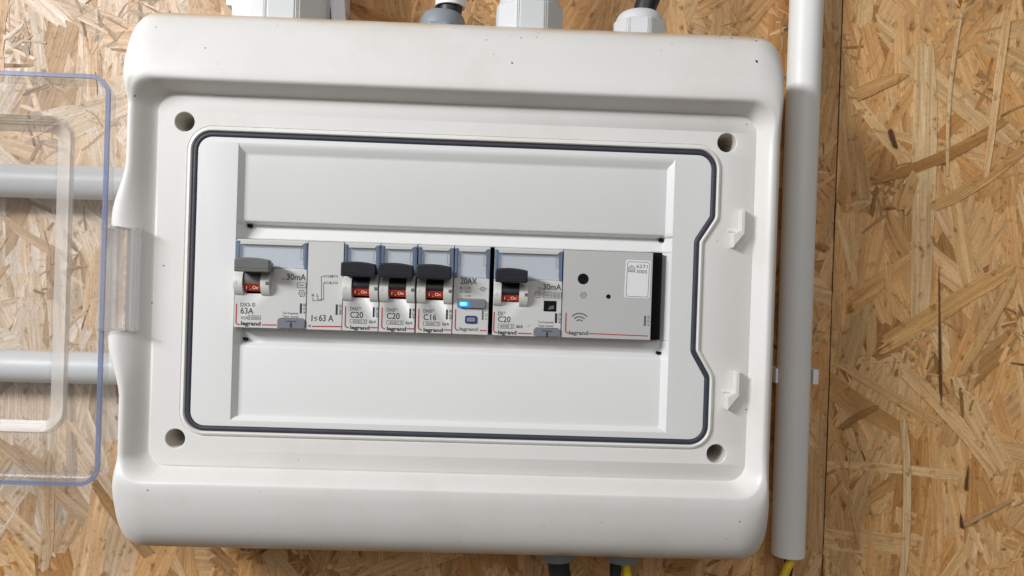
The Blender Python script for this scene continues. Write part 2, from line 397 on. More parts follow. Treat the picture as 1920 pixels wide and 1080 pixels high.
def board(name, x0, x1, z0, z1, label, seed, specials, dens=1.0, warm=(1, 1, 1)):
    rg = random.Random(seed)
    t = thing(name, label, 'board', loc=((x0+x1)/2, WY, z0))
    inv = Matrix.Translation(-Vector(t.location))
    core = MB(); core.box(x0, x1, WY-.1, WY+15, z0, z1)
    c = core.build('board_core', M['core'], t); c.data.transform(inv)
    items = []; BX[:] = [x0, x1]
    area_ = (x1-x0)*(z1-z0)
    centres = [(rg.uniform(x0, x1), rg.uniform(z0, z1), rg.uniform(7, 20), rg.uniform(0, 180)) for _ in range(int(70*area_/(520*400)))]
    for kind_, (num, Lr, wr, hr, sd) in enumerate(((620, (75, 190), (16, 42), (.2, .75), 20), (560, (35, 110), (6, 20), (.4, 1.0), 30), (330, (14, 50), (2.5, 7), (.4, .9), 40), (2400, (4, 20), (.7, 3.2), (.6, 1.1), 60), (0, (8, 26), (.5, 1.3), (1.0, 1.2), 30))):
        for _ in range(int(num*dens*area_/(520*400))):
            x = rg.uniform(x0, x1); z = rg.uniform(z0, z1)
            if kind_ == 3:
                ce = rg.choice(centres); x = ce[0]+rg.gauss(0, ce[2]*.45); z = ce[1]+rg.gauss(0, ce[2]*.8)
            if hidden_by_box(x, z): continue
            a = math.radians(90+rg.gauss(0, sd)) if rg.random() < .72 else rg.uniform(0, math.pi)
            L = rg.uniform(*Lr); w = rg.uniform(*wr)
            tt = rg.choices(TINTS, TW)[0]; k = rg.uniform(.80, 1.14); kr = rg.uniform(-.015, .05)
            tint = (min(.8, tt[0]*k*(1+kr)), tt[1]*k, tt[2]*k*(1-kr))
            if kind_ == 4: tint = (.24, .14, .07)
            elif kind_ == 3: q = rg.choice((.55, .75, .95, 1.0)); tint = (tint[0]*q, tint[1]*q*.97, tint[2]*q*.93)
            q = sstep(-x, 110, 190)*sstep(z, -185, -95)  # pale daylight painted into the wood tint towards the upper left
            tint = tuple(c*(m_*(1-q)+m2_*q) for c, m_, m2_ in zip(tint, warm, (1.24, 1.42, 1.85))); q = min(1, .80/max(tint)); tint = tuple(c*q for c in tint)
            if kind_ == 4 and rg.random() < .3: L *= .4
            h = rg.uniform(*hr); tl = (rg.uniform(-.003, .003), rg.uniform(-.008, .008))
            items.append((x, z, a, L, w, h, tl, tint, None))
    for si, (px0, py0, px1, py1, wd, tint, h) in enumerate(specials):
        h += si*.023; tint = tuple(c*q for c, q in zip(tint, (1.28, 1.14, .90)))
        a0 = at(px0, py0, WY); a1 = at(px1, py1, WY)
        dx, dz = a1[0]-a0[0], a1[1]-a0[1]
        items.append(((a0[0]+a1[0])/2, (a0[1]+a1[1])/2, math.atan2(dz, dx), math.hypot(dx, dz), wd, h, (0, 0), tint, None if wd > 2.9 else [(-math.hypot(dx, dz)*.5, 0), (-math.hypot(dx, dz)*.2, -wd*.22), (math.hypot(dx, dz)*.1, -wd*.45), (math.hypot(dx, dz)*.38, -wd*.5), (math.hypot(dx, dz)*.5, -.1), (math.hypot(dx, dz)*.42, wd*.3), (math.hypot(dx, dz)*.15, wd*.25), (-math.hypot(dx, dz)*.25, wd*.15)]))
    ns = len(specials)
    score = sorted(range(len(items)), key=lambda i: -(1e9 if i >= len(items)-ns else (items[i][3]*items[i][4]*(items[i][5]**1.3) if visible(items[i][0], items[i][1]) else 0)))
    top = set(score[:290])
    rest = bmesh.new(); uvl = rest.loops.layers.uv.new('UVMap'); tl_ = rest.loops.layers.float_color.new('tint')
    for i, it in enumerate(items):
        if i in top:
            bm = bmesh.new(); u = bm.loops.layers.uv.new('UVMap'); c2 = bm.loops.layers.float_color.new('tint')
            add_strand(bm, u, c2, *it[:8], rg, it[8])
            bmesh.ops.transform(bm, matrix=inv @ Matrix.Scale(S, 4), verts=bm.verts)
            me = bpy.data.meshes.new('wood_strand'); bm.to_mesh(me); bm.free(); link('wood_strand', me, M['strand'], t)
        else:
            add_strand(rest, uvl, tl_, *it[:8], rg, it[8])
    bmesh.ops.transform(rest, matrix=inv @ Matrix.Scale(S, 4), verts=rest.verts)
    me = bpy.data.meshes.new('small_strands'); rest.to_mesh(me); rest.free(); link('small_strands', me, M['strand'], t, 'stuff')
    return t
BR = (.37, .215, .09); LT = (.62, .45, .275); PL = (.60, .47, .32); DK = (.10, .052, .028)
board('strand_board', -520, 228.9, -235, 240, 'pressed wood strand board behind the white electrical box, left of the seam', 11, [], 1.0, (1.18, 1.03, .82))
board('strand_board', 229.6, 470, -235, 240, 'lighter wood strand board at the far right, right of the vertical seam', 23, [
    (1645, 350, 1885, 240, 6.5, BR, 1.5), (1752, 396, 1935, 275, 7.5, (.52, .34, .17), 1.45), (1655, 645, 1890, 505, 15, (.55, .36, .18), 1.4),
    (1757, 500, 1762, 758, 2.3, DK, 1.75), (1704, 690, 1868, 880, 11, LT, 1.5), (1735, 90, 1725, 620, 14, PL, 1.25), (1790, 30, 1765, 330, 3, PL, 1.55),
    (1700, 790, 1696, 1090, 6, PL, 1.5), (1885, 40, 1845, 330, 5, (.64, .47, .30), 1.5), (1600, 180, 1690, 140, 8, (.50, .32, .16), 1.4),
    (1575, 800, 1640, 760, 5, (.33, .2, .09), 1.5), (1900, 520, 1800, 700, 8, (.50, .34, .18), 1.35), (1800, 985, 1895, 935, 3, (.36, .26, .17), 1.7),
    (1665, 245, 1675, 277, 3.2, DK, 1.8), (1797, 960, 1801, 990, 2.8, DK, 1.8), (1812, 870, 1808, 920, 2.6, DK, 1.7), (1690, 395, 1712, 330, 9, (.54, .37, .20), 1.4)], 1.15, (1.34, 1.17, .89))

# =================================================================== the box
box = thing('distribution_box', 'white plastic electrical distribution box with its clear door swung open to the left', 'electrical box', loc=(0, WY, 0))
INV = Matrix.Translation(-Vector(box.location))
def part(mb, name, mat, parent=None, **kw):
    """builds in world millimetres and parents under the box (or under a child of it)"""
    o = mb.build(name, mat, **kw); p = parent or box
    off = Vector((0, 0, 0)); q = p
    while q is not None: off += q.location; q = q.parent
    o.data.transform(Matrix.Translation(-off)); o.parent = p; return o
# --- outline of the gasket groove
GP = fillet([(131.2, 74.2), (-131.8, 74.4), (-131.8, -74.0), (131.2, -74.2), (131.2, -40.5), (123.5, -27.5), (123.5, 29.0), (131.2, 41.5)],
            [8.5, 8.5, 8.5, 8.5, 5, 5, 5, 5], 8)
# --- shell loops: hw_left, hw_right, hh, corner r, depth top, right, bottom, left
LOOPS = [
    (167, 167, 136.5, 13, 76, 76, 76, 76),
    (168.8, 167.0, 138.6, 11, 24, 24, 24, 24),
    (169.8, 167.6, 139.6, 12, 19, 19, 19, 19),
    (169.6, 167.4, 139.2, 12.5, 15, 15, 15, 14),
    (168.4, 166.6, 137.4, 13, 9, 9, 9, 8),
    (167.0, 165.4, 133.6, 14, 2.5, 3, 3, 3),
    (165.6, 164.0, 127.0, 15, -3.8, -2, -2.8, 0),
    (164.6, 162.6, 117, 15, -8.4, -5, -7.4, -3.2),
    (163.2, 161.2, 107, 14, -10.8, -6.6, -10, -5.2),
    (162.6, 159.4, 101, 13, -11.4, -7.2, -10.6, -6.6),
    (160.6, 158.2, 98.8, 12, -10.9, -7.0, -10.1, -6.6),
    (157.6, 156.6, 97.4, 11, -8.6, -5.6, -8.0, -4.4),
    (153.8, 154.0, 95.5, 10, -3.9, -2.2, -3.5, -.6),
    (151.3, 152.6, 93.9, 9.5, .5, .4, .5, .8),
    (150.4, 152.0, 93.2, 9, .4, .2, .35, .5),
    (149.9, 151.6, 92.8, 8.7, 0, 0, 0, 0)]
LV = sorted(set([-80, -70, -58, -54, -50, -46, -42, -38, -34, -30, -28, -26.6, -25.9, -25.3, -22, -16, -10, -5, 0, 5, 10, 16, 22, 25.3, 25.9, 26.6, 28, 30, 34, 38, 42, 46, 50, 54, 58, 70, 80]))
def shell_loop(i, hl, hr, hh, r, dT, dR, dB, dL):
    pts = []
    K = 12
    def dep(x, z):
        # top and bottom bars keep their height round the corners, the side rims are low
        if x < 0: side = dL; k = sstep(abs(z), 87, 101)
        else: side = dR; k = sstep(abs(z), 78, 104)
        tb = dT if z > 0 else dB
        if abs(x) < hl-26 and abs(z) > hh-r-1: k = 1
        return side*(1-k)+tb*k
    def fx(x, z):
        if x < -90 and i <= 11:
            w = 1-sstep(abs(z), 30, 60); amp = 7.0 if i <= 8 else 7.0*(12-i)/4
            x -= amp*.9*w*sstep(-x, 150, 160)
            cut = 1-sstep(abs(z), 25.3, 26.0)
            if cut > 0: x = x*(1-cut)+max(x, -161.0+.02*i)*cut
        return x
    def add(x, z):
        pts.append((fx(x, z), dep(x, z), z))
    # right side bottom->top, top right arc, top right->left, ...
    for k in range(40): add(hr, -(hh-r)+2*(hh-r)*k/40)
    for k in range(K): a = math.pi/2*k/K; add(hr-r+r*math.cos(a), hh-r+r*math.sin(a))
    for k in range(50): add((hr-r)-(hl-r+hr-r)*k/50, hh)
    for k in range(K): a = math.pi/2+math.pi/2*k/K; add(-(hl-r)+r*math.cos(a), hh-r+r*math.sin(a))
    e = hh-r
    for k in range(24): add(-hl, e+(81-e)*k/24)
    for v in LV[::-1]: add(-hl, v)
    for k in range(24): add(-hl, -81+(-e+81)*k/24)
    for k in range(K): a = math.pi+math.pi/2*k/K; add(-(hl-r)+r*math.cos(a), -(hh-r)+r*math.sin(a))
    for k in range(50): add(-(hl-r)+(hl-r+hr-r)*k/50, -hh)
    for k in range(K): a = 1.5*math.pi+math.pi/2*k/K; add(hr-r+r*math.cos(a), -(hh-r)+r*math.sin(a))
    return pts
raw = [shell_loop(i, *l) for i, l in enumerate(LOOPS)]
loops = []
SUB = 4
for i in range(len(raw)-1):
    p0, p1, p2, p3 = raw[max(i-1, 0)], raw[i], raw[i+1], raw[min(i+2, len(raw)-1)]
    straight = i < 1 or i >= len(raw)-3
    for s_ in range(1 if straight else SUB):
        t_ = s_/(1 if straight else SUB); lp = []
        for a, b_, c_, d_ in zip(p0, p1, p2, p3):
            if straight: lp.append(b_); continue
            a, b_, c_, d_ = Vector(a), Vector(b_), Vector(c_), Vector(d_)
            if i == 1: a = b_
            lp.append(tuple(.5*((2*b_)+(c_-a)*t_+(2*a-5*b_+4*c_-d_)*t_*t_+(3*b_-a-3*c_+d_)*t_**3)))
        loops.append(lp)
loops.append(raw[-1])
HOLES = [(-137.6, 80.0), (137.3, 79.8), (137.3, -79.8), (-137.6, -79.6)]
mb = MB(); loft(mb, loops)
circ = lambda c, r, n=32: [(c[0]+r*math.cos(2*math.pi*k/n), c[1]+r*math.sin(2*math.pi*k/n)) for k in range(n)]
lipo = offs(GP, 4.3)
fill(mb, [(p[0], p[2]) for p in raw[-1]], [lipo]+[circ(h, 5.2) for h in HOLES], 0)
for h in HOLES:
    loft(mb, [[(p[0], y, p[1]) for p in circ(h, r)] for r, y in ((5.2, 0), (4.85, .35))])
# raised lip that runs outside the gasket
loft(mb, [[(p[0], y, p[1]) for p in offs(GP, d)] for d, y in ((4.3, 0), (4.0, .35), (3.7, .3), (3.3, -.5), (2.7, -1.15), (2.0, -1.3), (1.6, -1.0), (1.35, -.3), (1.3, 1.6))])
shell = part(mb, 'shell', M['shell'], angle=38)
bv = BVHTree.FromObject(shell, bpy.context.evaluated_depsgraph_get())
mb = MB()
for h in HOLES:
    loft(mb, [[(p[0], y, p[1]) for p in circ(h, r)] for r, y in ((4.85, .35), (4.7, 4), (4.6, 26))]); fill(mb, circ(h, 4.6), [], 26)
    o = part(mb, 'screw_hole', M['hollow']); mb = MB()
# gasket
mb = MB(); loft(mb, [[(p[0], y, p[1]) for p in offs(GP, d)] for d, y in ((1.28, 1.4), (1.22, .1), (.8, -.35), (0, -.5), (-.8, -.35), (-1.22, .1), (-1.28, 1.4))])
part(mb, 'gasket', M['gasket'], angle=60)
# groove floor
mb = MB(); loft(mb, [[(p[0], 1.6, p[1]) for p in offs(GP, d)] for d in (1.3, -1.3)]); part(mb, 'groove_floor', M['black'])
# front cover plate with sunken middle
mb = MB()
inner = offs(GP, -1.3)
xl0, xr0, zt0, zb0 = -110.4, 110.9, 70.5, -69.6
loft(mb, [[(p[0], y, p[1]) for p in offs(GP, d)] for d, y in ((-1.3, 1.6), (-1.35, .1), (-1.55, -.12), (-1.9, -.15))])
open_ = [(xr0, zt0), (xl0, zt0), (xl0, zb0), (xr0, zb0)]
fill(mb, offs(GP, -1.9), [open_], -.15)
prof = [(zt0, -.15), (68.5, .5), (66.0, 2.2), (65.0, 2.5), (64.4, 2.6), (32.6, 2.6), (31.6, 3.0), (30.9, 4.0), (30.5, 5.0), (30.0, 8.0), (29.2, 8.2), (23.2, 5.0), (22.7, 5.1), (22.5, 5.6), (22.45, 14)]
prof2 = [(-22.45, 14), (-22.6, 5.6), (-23.0, 5.2), (-28.6, 6.2), (-29.6, 6.6), (-30.0, 6.2), (-30.9, 4.2), (-31.8, 3.0), (-33, 2.6), (-66.4, 2.6), (-67.4, 2.45), (-68.6, .6), (zb0, -.15)]
def strip(prof):
    xl = [(-107.6-(1.0 if y > 13 else 0)+max(0, y-3)*.25) if y > 2.4 else (xl0+(y+.15)/2.55*2.8) for z, y in prof]
    xr = [(107.6-max(0, min(y, 8)-3)*.1) if y > 2.4 else (xr0-(y+.15)/2.55*3.3) for z, y in prof]
    a = [mb.b.verts.new((xl[i], y, z)) for i, (z, y) in enumerate(prof)]; c_ = [mb.b.verts.new((xr[i], y, z)) for i, (z, y) in enumerate(prof)]
    L0 = [mb.b.verts.new((xl0, -.15, z)) for z, y in prof]; R0 = [mb.b.verts.new((xr0, -.15, z)) for z, y in prof]
    for i in range(len(prof)-1):
        mb.b.faces.new((a[i], c_[i], c_[i+1], a[i+1]))
        for A, B_ in ((a, L0), (c_, R0)):
            if (A[i].co-B_[i].co).length < 1e-4: mb.b.faces.new((A[i], A[i+1], B_[i+1]))
            elif (A[i+1].co-B_[i+1].co).length < 1e-4: mb.b.faces.new((A[i], B_[i+1], B_[i]))
            else: mb.b.faces.new((A[i], A[i+1], B_[i+1], B_[i]))
strip(prof); strip(prof2)
mb.poly([(xr0, -.15, 22.45), (107.1, 6, 22.45), (107.1, 6, -22.45), (xr0, -.15, -22.45)]); mb.poly([(107.1, 6, 22.45), (107.0, 16, 22.45), (107.0, 16, -22.45), (107.1, 6, -22.45)])
mb.poly([(xl0, -.15, 22.45), (-109.4, 14, 22.45), (-109.4, 14, -22.45), (xl0, -.15, -22.45)])
cover = part(mb, 'front_cover', M['cover'], angle=28)
mb = MB(); mb.box(-112, 109, 14, 40, -30, 30); part(mb, 'device_chamber', M['black'])
for (x, z, y) in ((-105.6, 29.3, 6.9), (106.7, 29.2, 6.9), (-105.6, -28.6, 5.4), (106.9, -29.2, 5.2)):  # black blocks put in as the dark gaps where the cover snaps
    mb = MB(); mb.prism([(x-1.15, z+.75), (x-1.15, z-.7), (x+1.0, z-.75), (x+1.15, z+.5)], y-1.1, y+4); part(mb, 'snap_gap', M['black'], bevel=.05)
mb = MB(); mb.box(100.9, 106.3, 1.0, 13.9, -22.2, 22.2); part(mb, 'end_void_filler', M['black'], bevel=.2)  # black box put in as the dark void past the last module
# hooks for the door catch
def hook(z0):
    mb = MB()
    x = 142.3
    mb.prism([(x+2.2, z0), (x+4.2, z0), (x+4.2, z0-12), (x-1.5, z0-19.5), (x-1.7, z0-12.5), (x+2.2, z0-10.5)], -5.0, .2)
    mb.box(x-3.2, x+2.4, -.6, .1, z0-11.2, z0-9.4)
    mb.box(x+4.2, x+5.7, -2.4, .1, z0-9.0, z0-.3)
    return part(mb, 'catch_hook', M['shell'], bevel=.7, seg=3)
hook(45.4); hook(-37.0)
# specks and scratches of dirt on the shell
def speck_at(mb, px, py, r, el=1.0, Y=-8):
    x, z = at(px, py, Y)
    hit = bv.ray_cast(Vector((x, -80, z))*S-Vector(box.location), Vector((0, 1, 0)))
    if hit[0] is None: return
    # follow the camera ray for the true place on the curved shell
    o = Vector(CP)*S; d = (Vector((x, Y, z))*S-o).normalized()
    h = bv.ray_cast(o-Vector(box.location), d)
    if h[0] is None: return
    p = (h[0]+Vector(box.location))/S; n = h[1]; n = n if n.dot(d) < 0 else -n
    q = n.to_track_quat('Y', 'Z').to_matrix() if False else None
    t1 = n.cross(Vector((0, 0, 1))).normalized(); t2 = n.cross(t1)
    k = 9; ph = rnd.uniform(0, 6)
    ring = [p+n*.04+(t1*math.cos(ph+6.283*i/k)*r*rnd.uniform(.7, 1.1)+t2*math.sin(ph+6.283*i/k)*r*el*rnd.uniform(.7, 1.1)) for i in range(k)]
    tip = mb.b.verts.new(p+n*(.05+r*.35)); rv = [mb.b.verts.new(v) for v in ring]
    for i in range(k): mb.b.faces.new((rv[i], rv[(i+1) % k], tip))
mb = MB()
for px, py, r, el in ((1419, 115, .75, 1.4), (960, 118, .45, 1.5), (912, 75, .45, .7), (977, 71, .45, .8), (1007, 70, .45, .7), (956, 68, .3, .7), (385, 90, .5, .7), (1349, 69, .7, .5),
                      (1260, 82, .3, 1), (253, 180, .45, 1), (292, 51, .35, 1), (926, 102, .25, 1), (855, 53, .3, .6), (960, 50, .4, .4), (1372, 72, .8, .3), (1418, 77, .9, .3), (1410, 75, .5, .5),
                      (1399, 768, .55, .9), (285, 568, .4, 1.2), (277, 919, .4, 1), (487, 922, .25, 1), (1387, 978, .4, .9), (1400, 233, .35, 1), (558, 42, .4, .4), (700, 44, .3, .5),
                      (1352, 360, .3, 1), (1350, 375, .25, 1), (1345, 452, .3, .8), (540, 60, .2, 1), (1009, 62, .5, .4), (1124, 63, .3, .5), (1174, 67, .3, .5), (1128, 979, .25, 1), (307, 498, .5, .7), (450, 56, .2, 1)):
    speck_at(mb, px, py, r, el)
for px, py, r, el in ((558, 358, .8, .15), (1260, 340, .5, .3), (1300, 352, .4, .4), (560, 862, .3, .6), (730, 745, .25, 1), (1195, 740, .3, .6), (300, 640, .35, .5), (1020, 985, .25, 1), (640, 905, .3, .5), (410, 120, .25, 1),
                      (1425, 300, .25, 1), (1240, 95, .3, .7), (1180, 80, .25, .8), (520, 48, .35, .5), (600, 46, .25, .6), (760, 52, .3, .6), (1300, 78, .35, .5), (1320, 80, .25, .7), (1362, 1010, .3, .8), (860, 1015, .25, 1), (480, 1000, .3, .6)):
    speck_at(mb, px, py, r, el)
part(mb, 'dirt_specks', M['ink'], kind='stuff', smooth=True)

# --- clear door, opened flat to the left
door = thing('door', '', ''); del door['label']; del door['category']; door.parent = box; door.location = Vector((-172, -WY, 0))*S
DX0, DX1, DZ0, DZ1 = -478.0, -172.0, -103.4, 100.6
def rl(dx, y, r, ext=0): return [(p[0], y, p[1]) for p in rrect(DX0+dx, DX1-dx+ext, DZ0+dx, DZ1-dx, r, 8)]
def door_pt(p): return p
mb = MB()
ring = lambda l, r, b, t_, rad, y: [(p[0], y, p[1]) for p in rrect(l, r, b, t_, rad, 8)]
O = lambda d, y, rad: ring(DX0+d, DX1-d, DZ0+d, DZ1-d, rad, y)
# skirt + flat border + dome, as one closed shell: outer (back) face then inner (front) face
back = [O(0, -5.6, 10), O(-.3, 2, 10), O(-.9, 6.6, 10.6), O(1.0, 8.4, 9)]
dB = [ring(DX0+23, -195.0, -81.5, 83.6, 13, 8.4), ring(DX0+25, -197.0, -80.0, 82.3, 12, 11), ring(DX0+28, -201.5, -78.5, 80.4, 10, 16), ring(DX0+33, -209.5, -79.6+1.5, 76.4+.6, 4, 21.5)]
frn = [ring(DX0+35, -211.4, -76.4, 75.4, 3, 19.6), ring(DX0+30, -203.6, -77.4, 79.0, 9, 14.6), ring(DX0+27, -199.6, -78.6, 80.6, 11, 9.6), ring(DX0+25, -197.6, -79.5, 81.6, 12, 6.4)]
inn = [O(3.4, 6.4, 7.2), O(2.5, 5.0, 7.8), O(2.5, -5.6, 7.6)]
R1 = loft(mb, back+dB); mb.b.faces.new(R1[-1])
dome_b = None
R2 = loft(mb, frn); mb.b.faces.new(R2[0])
loft(mb, [frn[-1], inn[0], inn[1], inn[2]])
part(mb, 'door_panel', M['door'], parent=door, angle=40)
mb = MB(); loft(mb, [O(0, -5.62, 10), O(.15, -6.0, 9.8), O(2.05, -6.0, 7.9), O(2.2, -5.62, 7.8), O(2.15, -4.6, 7.8), O(.05, -4.6, 10), O(0, -5.62, 10)])
part(mb, 'door_edge', M['rim'], parent=door, angle=50)
mb = MB(); loft(mb, [[(x, y-.12, z) for x, y, z in lp] for lp in frn]); part(mb, 'dome_wall', M['frost'], parent=door, angle=40)
mb = MB(); loft(mb, [[(x*.9999, y-.1, z*.999) for x, y, z in lp] for lp in inn[:2]]+[O(2.6, -4.6, 7.5)]); part(mb, 'skirt_wall', M['doorw'], parent=door, angle=40)
# fine steps round the dome
for k, (d, y) in enumerate(((0, 8.0), (2.0, 10.5), (3.9, 12.8), (5.8, 15.4))):
    mb = MB(); l = -196.2-d*1.0
    loft(mb, [ring(DX0+25+d, l, -80.6+d*.45, 82.4-d*.55, 12-d, y), ring(DX0+25.5+d, l-.55, -80.1+d*.45, 81.9-d*.55, 11.5-d, y-.5), ring(DX0+26+d, l-1.0, -79.7+d*.45, 81.4-d*.55, 11-d, y)])
    part(mb, 'dome_rib', M['frost'], parent=door, angle=60)
# hinge barrel of the door, moulded clear plastic
mb = MB()
for x0, x1, y0, y1 in ((-173.9, -170.6, -8.4, 2), (-170.2, -166.2, -6.6, 1.0), (-158.6, -155.8, -8.0, -3)):
    mb.prismx([(y0, 25.2), (y0+.3, 25.6), (y1, 25.6), (y1, -25.6), (y0+.3, -25.6), (y0, -25.2)], x0, x1)
mb.box(-172, -156, -3.6, -2.6, -25.4, 25.4)
hg = part(mb, 'hinge', M['hinge'], parent=door, bevel=.5, seg=2)
for z in (25.3, -25.3):
    mb = MB()
    mb.prism(rrect(-173.8, -155.4, z-.9, z+.9, .5, 3), -8.6, -5.8); part(mb, 'hinge_end', M['doorw'], parent=hg, bevel=.25)
mb = MB(); mb.tube([(-165.2, -6.6, -24.3), (-165.2, -6.6, 24.3)], .55, 10); mb.tube([(-161.8, -5.8, -24.3), (-161.8, -5.8, 24.3)], .5, 10)
mb.tube([(-157.1, -8.3, -24), (-157.1, -8.3, 24)], .5, 10); mb.tube([(-168.2, -7.2, -24), (-168.2, -7.2, 24)], .35, 10)
part(mb, 'hinge_rib', M['doorw'], parent=hg)

# =================================================================== devices
YF = -3.0          # their front face
YP = YF-.06        # print
def A(px, py): return at(px, py, YF)
def R_(px0, py0, px1, py1):
    a = A((px0+px1)/2, (py0+py1)/2); w = (px1-px0)/3.715/2; h = (py1-py0)/3.715/2
    return a[0]-w, a[0]+w, a[1]-h, a[1]+h
class Dev:
    """one module on the rail: px of crop scale helpers and the print meshes"""
    def __init__(s, name, label, cat, x0, x1, crop, group=None):
        s.t = thing(name, label, cat, group, loc=((x0+x1)/2, 12, -22.2)); s.x0, s.x1 = x0, x1
        s.cx, s.cy, s.k = crop; s.ink = MB(); s.grey = MB(); s.red = MB()
    def px(s, x, y): return s.cx+x/s.k, s.cy+y/s.k
    def r(s, x0, y0, x1, y1): a = s.px(x0, y0); b = s.px(x1, y1); return R_(*a, *b)
    def p(s, x, y): return A(*s.px(x, y))
    def txt(s, t, x0, y0, x1, y1, bold=0, rot=0, mb=None, y=YP): (mb or s.ink).text(t, *s.r(x0, y0, x1, y1), y, bold, rot)
    def frame(s, x0, y0, x1, y1, w=.22, r=.3, mb=None):
        a = s.r(x0, y0, x1, y1); (mb or s.ink).stroke(rrect(*a, r, 3), w, YP, True)
    def line(s, pts, w=.28, mb=None): (mb or s.ink).stroke([s.p(*q) for q in pts], w, YP)
    def bar(s, x0, y0, x1, y1, num, mb=None):
        a = s.r(x0, y0, x1, y1); (mb or s.ink).rect(*a, YP)
        (mb or s.ink).text(num, a[1]+.55, a[1]+2.0, a[2], a[3], YP, 0, 1)
    def gear(s, x, y, r, mb=None):
        c = s.p(x, y); r = r/s.k/3.715
        pts = []
        for k in range(24):
            rr = r*(1.0 if (k//2) % 2 == 0 else .74); a = 6.28318*k/24; pts.append((c[0]+rr*math.cos(a), c[1]+rr*math.sin(a)))
        (mb or s.ink).stroke(pts, .28, YP, True); (mb or s.ink).stroke([(c[0]+r*.3*math.cos(6.283*k/10), c[1]+r*.3*math.sin(6.283*k/10)) for k in range(10)], .22, YP, True)
    def wifi(s, x, y, r, w, mb=None):
        c = s.p(x, y)
        for q in (.38, .68, 1.0):
            rr = r/s.k/3.715*q
            (mb or s.ink).stroke([(c[0]+rr*math.sin(a*.1), c[1]+rr*math.cos(a*.1)) for a in range(-8, 9)], w, YP)
    def redL(s, x, ytop, ybot, xend):
        a = s.p(x, ytop); b = s.p(x, ybot); e = s.p(xend, ybot)
        xx = a[0]; zb = b[1]; r = 1.5
        pts = [(xx, a[1])]+[(xx+r-r*math.cos(math.radians(q)), zb+r-r*math.sin(math.radians(q))) for q in range(0, 91, 15)]+[(max(e[0], xx+r+.3), zb)]
        s.red.stroke(pts, .62, YP)
    def sub(s, mb, name, mat, parent=None, **kw):
        o = mb.build(name, mat, **kw); p = parent or s.t
        off = Vector((0, 0, 0)); q = p
        while q is not None: off += q.location; q = q.parent
        o.data.transform(Matrix.Translation(-off)); o.parent = p; return o
    def finish(s):
        if len(s.ink.b.verts): s.sub(s.ink, 'printed_lettering', M['ink'], smooth=False)
        if len(s.grey.b.verts): s.sub(s.grey, 'faint_print', M['ink2'], smooth=False)
        if len(s.red.b.verts): s.sub(s.red, 'red_line', M['redink'], smooth=False)
    def body(s, zcut=None, slot=None, mat='device'):
        """housing: front nose, with the label bay sunk above zcut"""
        mb = MB(); x0, x1 = s.x0+.12, s.x1-.12
        if zcut is None:
            mb.box(x0, x1, YF, 30, -22.25, 22.0)
        else:
            # side profile (y,z): nose, step back for the label bay
            pr = [(30, -22.25), (YF, -22.25), (YF, zcut), (YF+1.6, zcut+.1), (YF+2.2, 20.2), (YF+.6, 20.6), (YF+.6, 21.9), (YF+2, 22.2), (30, 22.2)]
            mb.prismx(pr, x0, x1)
        o = s.sub(mb, 'housing', M[mat], bevel=.22)
        if slot:
            cut = MB(); cut.box(slot[0], slot[1], -30, 16, slot[2], slot[3]); c = s.sub(cut, 'cut', None)
            o.modifiers.clear(); md = o.modifiers.new('slot', 'BOOLEAN'); md.object = c; md.solver = 'EXACT'
            dg = bpy.context.evaluated_depsgraph_get(); dg.update(); me = bpy.data.meshes.new_from_object(o.evaluated_get(dg))
            o.modifiers.clear(); o.data = me; bpy.data.objects.remove(c); o.modifiers.new('weighted', 'WEIGHTED_NORMAL').keep_sharp = True
        return o
    def cover(s, zcut, right_notch=True):
        """clear hinged label cover with blue looking edges"""
        x0, x1 = s.x0+.35, s.x1-.35; yb = YF-.2
        mb = MB(); mb.box(x0+.9, x1-.9, yb, yb+.7, zcut+.25, 20.3)
        cv = s.sub(mb, 'label_cover', M['label'], bevel=.12)
        for a, b_ in ((x0, x0+1.25), (x1-1.25, x1)):
            mb = MB(); mb.box(a, b_, yb-.35, yb+1.6, zcut+.15, 21.2)
            s.sub(mb, 'cover_edge', M['labele'], parent=cv, bevel=.25)
        mb = MB(); mb.box(x0+1.5, x1-1.5, YF+1.2, YF+2.3, zcut+.6, 20.0); s.sub(mb, 'label_paper', M['labelp'], parent=cv)
        # the the light bar across the top
        mb = MB(); mb.prism([(x0+1.6, 20.6), (x1-1.6, 20.6), (x1-2.6, 19.5), (x0+2.2, 19.5)], yb-.12, yb+.5)
        s.sub(mb, 'cover_lip', M['device'], parent=cv, bevel=.12)
        mb = MB(); w = .28; y = yb-.05
        xs0, xs1 = x0+1.5, x1-1.5
        mb.stroke([(xs0, zcut+2), (xs0, 18.3), (xs0+.7, 19.1), (xs1-.7, 19.1), (xs1, 18.3), (xs1, zcut+2)], w, y)
        s.sub(mb, 'cover_line', M['ink2'], parent=cv, smooth=False)
        for xx in ((xs1-1.5,) if s.x1-s.x0 > 25 else (xs0, xs1-1.3)):
            mb = MB(); mb.stroke(rrect(xx, xx+1.2, 12.6, 18.0, .5, 4), .2, y-.02, True); s.sub(mb, 'cover_grip', M['ink2'], parent=cv, smooth=False)
        return cv
